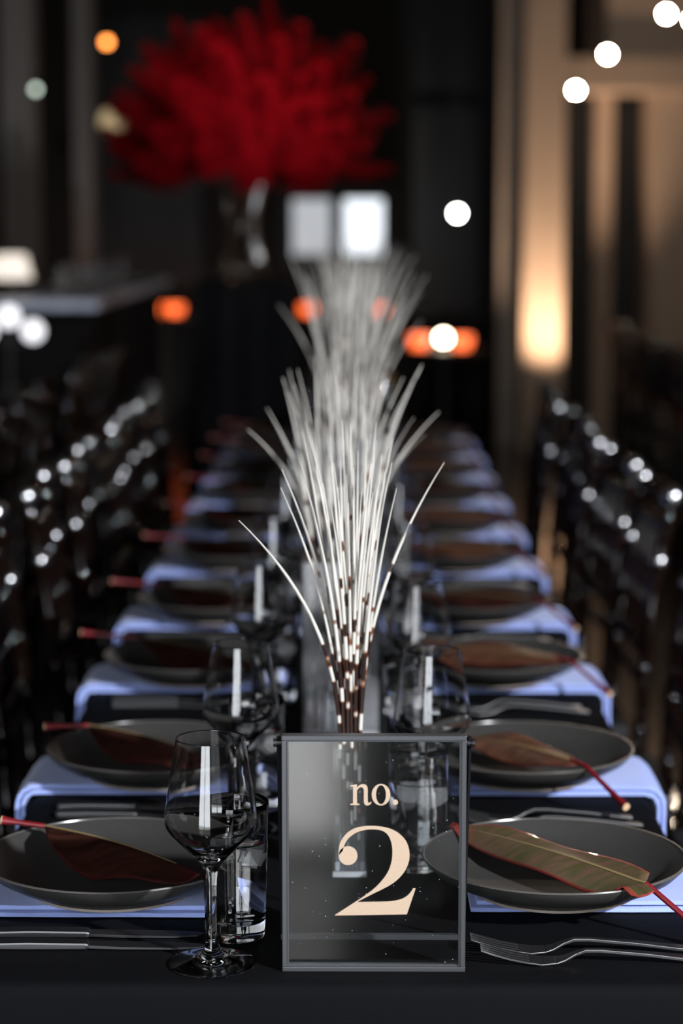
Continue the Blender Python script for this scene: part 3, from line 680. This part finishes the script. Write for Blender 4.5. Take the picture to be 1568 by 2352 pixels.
# ------------------------------------------------------------------ chairs
def ringed(pts, r, n=10, rings=(0.3, 0.6), amp=0.45):
    P = [Vector(p) for p in pts]; L = [0]
    for a, b_ in zip(P, P[1:]): L.append(L[-1] + (b_ - a).length)
    T = L[-1]; stations = set([0, 1])
    for q_ in rings:
        for d in (-0.014, -0.007, 0, 0.007, 0.014): stations.add(min(1, max(0, q_ + d / T)))
    for l_ in L: stations.add(l_ / T)
    out, rad = [], []
    for s_ in sorted(stations):
        d = s_ * T
        for k in range(len(P) - 1):
            if d <= L[k + 1] + 1e-9: break
        out.append(P[k].lerp(P[k + 1], (d - L[k]) / (L[k + 1] - L[k])))
        bump = max([max(0, 1 - abs(d - q_ * T) / 0.012) for q_ in rings] or [0]); rad.append(r * (1 + amp * bump))
    return MB().tube(out, rad, n)
def chair_proto(caps=True):
    t = thing('chiavari_chair', '', 'chair')      # faces local -X, back towards +X
    def xb(z): return 0.185 + (0.03 * max(0, z - 0.44) + 0.09 * max(0, z - 0.44) ** 2 / 0.48 if z > 0.44 else 0.03 * (0.44 - z))
    for s_ in (-1, 1):
        pts = [(xb(z), s_ * (0.175 - 0.02 * max(0, z - 0.44)), z) for z in (0, 0.2, 0.44, 0.6, 0.75, 0.92)]
        ringed(pts, 0.0135, 10, (0.16, 0.33, 0.5, 0.63, 0.74, 0.85, 0.95)).build('back_post', 'chair', t, True)
        def added_bead(z, r):
            return MB().lathe([(0, -r)] + [(r * math.sin(a), -r * math.cos(a)) for a in [PI * k / 8 for k in range(1, 8)]] + [(0, r)], 14, (xb(z), s_ * (0.175 - 0.02 * max(0, z - 0.44)), z))
        if caps:  # nickel balls added to the posts to make bright highlight dots
            added_bead(0.925, 0.022).build('finial', 'chrome', t, True)
            added_bead(0.80, 0.0175).build('bead', 'chrome', t, True)
        ringed([(-0.19, s_ * 0.185, 0), (-0.185, s_ * 0.185, 0.44)], 0.014, 10, (0.25, 0.5, 0.75)).build('front_leg', 'chair', t, True)
        for z in (0.16, 0.27): ringed([(-0.188, s_ * 0.184, z), (xb(z), s_ * 0.176, z)], 0.009, 8, (0.33, 0.66)).build('side_stretcher', 'chair', t, True)
    for x, z in ((-0.187, 0.21), (0.19, 0.21)): ringed([(x, -0.182, z), (x, 0.182, z)], 0.009, 8, (0.33, 0.66)).build('stretcher', 'chair', t, True)
    for z, r in ((0.915, 0.0135), (0.862, 0.0105), (0.62, 0.0105), (0.56, 0.0095)):
        ringed([(xb(z), -0.168, z), (xb(z) + 0.006, 0, z), (xb(z), 0.168, z)], r, 10, (0.2, 0.4, 0.6, 0.8)).build('back_rail', 'chair', t, True)
    for k in range(5):
        y = (k - 2) * 0.056
        ringed([(xb(0.62) + 0.004, y, 0.62), (xb(0.74) + 0.003, y, 0.74), (xb(0.862) + 0.004, y, 0.862)], 0.0078, 8, (0.33, 0.66)).build('spindle', 'chair', t, True)
    MB().box((-0.2, -0.2, 0.425), (0.2, 0.2, 0.445)).build('seat', 'chair', t, bevel=0.008)
    MB().box((-0.19, -0.185, 0.445), (0.165, 0.185, 0.478)).build('cushion', 'seat_pad', t, bevel=0.012)
    return t
P_chair = chair_proto(); P_chair2 = chair_proto(False)
for i, Y in enumerate(ROWS):
    if i < 2: continue
    for s_ in (1, -1):
        rnd = random.Random(i * 7 + s_)
        place(P_chair, (TXC + s_ * (0.375 + rnd.uniform(-0.015, 0.02)), Y + rnd.uniform(-0.02, 0.02), 0), (0 if s_ > 0 else PI) + rnd.uniform(-0.06, 0.06),
              'dark spindle-back chair at the %s setting from the number sign, %s' % (ORD[i], SIDE[s_]), 'spindle-back chairs along the long table')
# neighbouring tables
NT = [(-1.68, 4.7, 9.3, 'bar'), (2.02, 6.0, 12.2, 'column')]
for xc, y0, y1, nm in NT:
    long_table(xc, y0, y1, 0.38, 'neighbouring banquet table standing nearer the %s' % ('bar' if nm == 'bar' else 'beige columns'), 'black cloth over the neighbouring table nearer the %s' % ('bar' if nm == 'bar' else 'beige columns'))
    s_ = 1 if nm == 'bar' else -1
    n = int((y1 - y0) / 0.52)
    for k in range(n):
        rnd = random.Random(k * 11 + s_); y = y0 + 0.3 + k * (y1 - y0 - 0.6) / (n - 1)
        place(P_chair2, (xc + s_ * (0.40 + rnd.uniform(-0.02, 0.03)), y, 0), (0 if s_ > 0 else PI) + rnd.uniform(-0.12, 0.12),
              'dark chair, %s from the sign end, at the neighbouring table nearer the %s' % (ORD[k], 'bar' if nm == 'bar' else 'columns'), 'chairs at the neighbouring table nearer the %s' % nm)
        if k % 2 == 0:
            place(P_wine, (xc + s_ * 0.12, y, TZ), 0, 'wine glass, %s along the neighbouring table nearer the %s' % (ORD[k // 2], 'bar' if nm == 'bar' else 'columns'), 'wine glasses on the neighbouring table nearer the %s' % nm)

# ------------------------------------------------------------------ bar on the far side
bar = thing('bar_counter', 'long black bar counter with a pale grey top', 'bar', (-1.42, 11.7, 0))
MB().box((-0.24, -1.9, 0), (0.20, 1.9, 1.06)).build('body', mat('matte_black_bar', (0.005, 0.005, 0.006), 0.9, spec=0.1), bar)
MB().box((-0.28, -1.95, 1.06), (0.26, 1.95, 1.10)).build('bar_top', mat('pale_bar_top', (0.46, 0.53, 0.68), 0.3, noise=0.3, nscale=12), bar, bevel=0.006)
lm = thing('table_lamp', 'cream shaded table lamp on the end of the bar', 'lamp', (-1.6, 10.1, 1.10))
MB().lathe([(0, 0), (0.06, 0), (0.06, 0.012), (0.012, 0.02), (0.012, 0.1), (0, 0.1)], 20).build('base', 'stand_metal', lm, True)
MB().lathe([(0.10, 0.09), (0.075, 0.2), (0.073, 0.2), (0.098, 0.09), (0.10, 0.09)], 24).build('shade', 'cream_shade', lm, True)
MB().lathe([(0, 0.11), (0.02, 0.12), (0.025, 0.15), (0, 0.18)], 12).build('bulb', 'bulb_dim', lm, True)
for k in range(7):
    place(P_wine, (-1.80 + 0.1 * (k % 4) + 0.02 * (k // 4), 8.72 + 0.11 * (k // 4), TZ), 0, 'wine glass in the cluster at the bar end of the neighbouring table', 'wine glasses clustered at the bar end')
for k in range(8):
    place(P_tum, (-1.42 + 0.07 * math.sin(k * 2.2), 10.5 + k * 0.38, 1.10), 0, 'water tumbler standing in the row along the bar top', 'tumblers on the bar')

cd = thing('candelabra', 'three-globe glowing candelabra on the neighbouring table end by the bar', 'lamp', (-1.45, 9.08, TZ))  # made-up lamp; its glow replaces light glinting off glassware
MB().lathe([(0, 0), (0.06, 0), (0.06, 0.012), (0.012, 0.02), (0.010, 0.24), (0, 0.24)], 20).build('base', 'stand_metal', cd, True)
for dx, z in ((-0.1, 0.25), (0, 0.31), (0.1, 0.25)):
    MB().tube([(0, 0, 0.2), (dx * 0.6, 0, 0.2), (dx, 0, z - 0.03)] if dx else [(0, 0, 0.2), (0, 0, z - 0.03)], 0.006, 8).build('arm', 'stand_metal', cd, True)
    MB().lathe([(0, z - 0.045)] + [(0.045 * math.sin(a), z - 0.045 * math.cos(a)) for a in [PI * k / 10 for k in range(1, 10)]] + [(0, z + 0.045)], 18, (dx, 0, 0)).build('globe', 'bulb_candelabra', cd, True)

# console along the back wall with amber candle bowls
con = thing('console_table', 'low dark console table along the back wall', 'console', (-0.9, 16.9, 0))
MB().box((-1.9, -0.22, 0.70), (1.9, 0.22, 0.74)).build('top', 'wood', con)
for x in (-1.8, -0.6, 0.6, 1.8):
    for y in (-0.17, 0.17): MB().box((x - 0.025, y - 0.025, 0), (x + 0.025, y + 0.025, 0.70)).build('leg', 'wood', con)
def bowl(x, y, z, r, label, group='glowing amber candle bowls'):
    t = thing('candle_bowl', label, 'candle', (x, y, z)); t['group'] = group
    MB().lathe([(0, 0), (r * 0.7, 0), (r, 0.045), (r, 0.075), (r * 0.95, 0.075), (r * 0.95, 0.047), (r * 0.65, 0.008), (0, 0.008)], 24).build('bowl', 'amber', t, True)
    MB().lathe([(0, 0.008), (0.022, 0.008), (0.022, 0.05), (0, 0.05)], 14).build('candle', 'cream_shade', t, True)
for px_, r in ((182, 0.085), (360, 0.062), (403, 0.062), (706, 0.06), (875, 0.05)):
    p = aty(px_, 700, 16.9); bowl(p.x, 16.9, 0.74, r, 'glowing amber candle bowl on the console along the back wall')

# small round table with globe lamp in front of the dark window
cx_, cyy = aty(1018, 765, 12.6).x, 12.6
rt = thing('side_table', 'small round dark table carrying the glowing globe lamp', 'table', (cx_, cyy, 0))
MB().lathe([(0, 0.70), (0.24, 0.70), (0.245, 0.715), (0.24, 0.73), (0, 0.73)], 32).build('top', 'wood', rt, True)
MB().lathe([(0, 0), (0.16, 0), (0.16, 0.015), (0.02, 0.03), (0.02, 0.70), (0, 0.70)], 20).build('pedestal', 'stand_metal', rt, True)
gl = thing('globe_lamp', 'glowing white globe lamp on the small round table', 'lamp', (cx_, cyy, 0.73))
MB().lathe([(0, 0), (0.035, 0), (0.03, 0.025), (0, 0.025)], 16).build('base', 'stand_metal', gl, True)
MB().lathe([(0, 0.02)] + [(0.035 * math.sin(a), 0.055 - 0.035 * math.cos(a)) for a in [PI * k / 12 for k in range(1, 12)]] + [(0, 0.09)], 20).build('globe', 'bulb_warm', gl, True)
for dx, dy in ((-0.14, -0.05), (0.1, -0.12)): bowl(cx_ + dx, cyy + dy, 0.73, 0.06, 'glowing amber candle bowl beside the globe lamp', 'amber bowls by the globe lamp')

# ------------------------------------------------------------------ pendant bulbs
def pendant(px_, py_, Y, r, m, label):
    p = aty(px_, py_, Y); t = thing('pendant_bulb', label, 'light bulb', (p.x, p.y, p.z)); t['group'] = 'pendant bulbs hung from the ceiling'
    MB().lathe([(0, -r)] + [(r * math.sin(a), -r * math.cos(a)) for a in [PI * k / 10 for k in range(1, 10)]] + [(0, r)], 16).build('bulb', m, t, True)
    MB().lathe([(0, r * 0.9), (0.014, r * 0.9), (0.014, r + 0.04), (0.004, r + 0.05), (0, r + 0.05)], 10).build('socket', 'stand_metal', t, True)
    MB().tube([(0, 0, r + 0.05), (0, 0, ZC - p.z)], 0.003, 6).build('cord', 'cord', t)
pendant(1322, 207, 12.0, 0.02, 'bulb_hall', 'white pendant bulb in front of the tall beige column')
pendant(1395, 125, 11.6, 0.02, 'bulb_hall', 'white pendant bulb between the beige column and the wall panel')
pendant(1530, 32, 11.0, 0.02, 'bulb_hall', 'white pendant bulb in front of the broad wall panel')
pendant(1590, 45, 10.6, 0.02, 'bulb_hall', 'white pendant bulb at the far edge of the wall panel')
pendant(1050, 490, 12.5, 0.024, 'bulb_white', 'white pendant bulb hanging before the tall dark window')
pendant(245, 97, 12.0, 0.022, 'bulb_orange', 'orange pendant bulb high above the bar')
pendant(82, 205, 12.0, 0.018, 'bulb_faint', 'faint greenish pendant bulb by the grey pier')
pendant(258, 278, 15.5, 0.09, mat('dim_yellow_globe', (.8, .7, .5), 0.4, emis=(1.0, 0.75, 0.4), estr=0.45), 'dim yellow pendant globe near the slim beige pier')
pendant(415, 371, 13.0, 0.018, 'bulb_dim', 'warm pendant bulb of the pair behind the red plumes, nearer the bar')
pendant(466, 366, 13.4, 0.018, 'bulb_dim', 'warm pendant bulb of the pair behind the red plumes, nearer the vase')

# ------------------------------------------------------------------ red plume arrangement on a draped pedestal
PY = 8.3; pc = aty(565, 645, PY); PXc, PZ = pc.x, pc.z
ped = thing('pedestal', 'tall black draped pedestal under the vase of red plumes', 'pedestal', (PXc, PY, 0))
hw = 0.185
MB().box((-hw + 0.01, -hw + 0.01, 0), (hw - 0.01, hw - 0.01, PZ - 0.006)).build('core', 'wood', ped)
mb = MB(); ring = []
for k in range(64):
    a = 2 * PI * k / 64; m_ = max(abs(math.cos(a)), abs(math.sin(a))); ring.append((hw * math.cos(a) / m_, hw * math.sin(a) / m_, a))
for j, (z, e) in enumerate(((PZ, -0.006), (PZ - 0.006, 0.002), (PZ * 0.6, 0.012), (0.01, 0.03))):
    for x, y, a in ring:
        f_ = 1 + (e + (0.03 * math.sin(a * 12) * (1 - z / PZ))) / hw; mb.v.append((x * f_, y * f_, z))
for j in range(3):
    for k in range(64): mb.f.append((j * 64 + k, j * 64 + (k + 1) % 64, (j + 1) * 64 + (k + 1) % 64, (j + 1) * 64 + k))
mb.f.append(tuple(range(64))); mb.build('drape', 'cloth', ped, True)
vs = thing('flared_vase', 'clear waisted glass vase holding red plumes on the black pedestal', 'vase', (PXc - 0.01, PY, PZ))
vo = [(0, 0.0), (0.085, 0.0), (0.09, 0.01), (0.078, 0.08), (0.052, 0.17), (0.048, 0.21), (0.062, 0.28), (0.085, 0.36), (0.09, 0.43), (0.08, 0.50)]
MB().lathe(vo + [(r - 0.005, z) for r, z in reversed(vo[2:])] + [(0, 0.012)], 48).build('vessel', 'glass', vs, True)
def plume_proto(name, m, seed):
    rnd = random.Random(seed); t = thing(name, '', 'plume'); mb = MB(); L = 0.34; spine = []
    for k in range(13):
        u = k / 12; spine.append(Vector((0.05 * u * u, 0, L * u)))
    for k in range(420):
        u = rnd.random() ** 0.8; p = Vector((0.05 * u * u, 0, L * u)); a = rnd.random() * 2 * PI; ln = 0.075 * (0.35 + math.sin(PI * (u * 0.85 + 0.1))) * rnd.uniform(0.7, 1.2)
        d = Vector((math.cos(a), math.sin(a), rnd.uniform(0.3, 1.2))).normalized(); sd = d.cross(Vector((0, 0, 1))).normalized() * 0.004
        q1 = p + d * ln * 0.5; q2 = p + d * ln - Vector((0, 0, ln * 0.25)); i = len(mb.v)
        mb.v += [tuple(p - sd * 0.6), tuple(p + sd * 0.6), tuple(q1 + sd), tuple(q1 - sd), tuple(q2)]
        mb.f += [(i, i + 1, i + 2, i + 3), (i + 3, i + 2, i + 4)]
    fz = mb.build('barbs', m, t); fz['kind'] = 'stuff'
    return t
pp = [plume_proto('red_plume', 'plume', 1), plume_proto('red_plume', 'plume', 2)]
VC = Vector((PXc - 0.01, PY, PZ)); top = VC + Vector((0, 0, 0.47)); NP = 60
roots = pp + [dup(pp[k % 2]) for k in range(2, NP)]
for k in range(NP):
    rnd = random.Random(k + 40); a = k * 2.39996; q = math.sqrt((k + 0.5) / NP); tilt = 0.1 + 1.75 * q
    o = roots[k]
    tag(o, 'crimson plume fanning from the clear vase on the black pedestal', 'plume', 'crimson plumes in the waisted vase')
    dirv = Vector((math.sin(tilt) * math.cos(a), math.sin(tilt) * math.sin(a), math.cos(tilt)))
    L0 = top + dirv * (0.19 + rnd.uniform(-0.03, 0.05)) + Vector((0, 0, 0.02)); Q = dirv.to_track_quat('Z', 'X'); sc = rnd.uniform(0.85, 1.1)
    o.location = L0; o.rotation_mode = 'QUATERNION'; o.rotation_quaternion = Q; o.scale = (sc, sc, sc)
    # its stem: up through the waist of the vase, out of the mouth, bending over into the plume
    rad = lambda r_: Vector((r_ * q * math.cos(a), r_ * q * math.sin(a), 0))
    mouth = VC + rad(0.062) + Vector((0, 0, 0.50)); c1 = mouth + Vector((0, 0, 0.07)) + rad(0.02); c2 = L0 - dirv * 0.05
    pts = [VC + rad(0.055) + Vector((0, 0, 0.018)), VC + rad(0.047) + Vector((0, 0, 0.10)), VC + rad(0.036) + Vector((0, 0, 0.19)), VC + rad(0.042) + Vector((0, 0, 0.28)), VC + rad(0.053) + Vector((0, 0, 0.38))]
    for i_ in range(9):
        t_ = i_ / 8; pts.append(mouth * (1 - t_) ** 3 + c1 * 3 * t_ * (1 - t_) ** 2 + c2 * 3 * t_ * t_ * (1 - t_) + L0 * t_ ** 3)
    inv = Matrix.LocRotScale(L0, Q, Vector((sc, sc, sc))).inverted()
    loc = [inv @ p for p in pts] + [Vector((0.05 * (u / 6) ** 2, 0, 0.34 * u / 6)) for u in range(1, 7)]
    MB().tube(loc, [0.0022] * len(pts) + [0.0018, 0.0016, 0.0014, 0.0012, 0.001, 0.0008], 6).build('stem', 'stem', o, True)
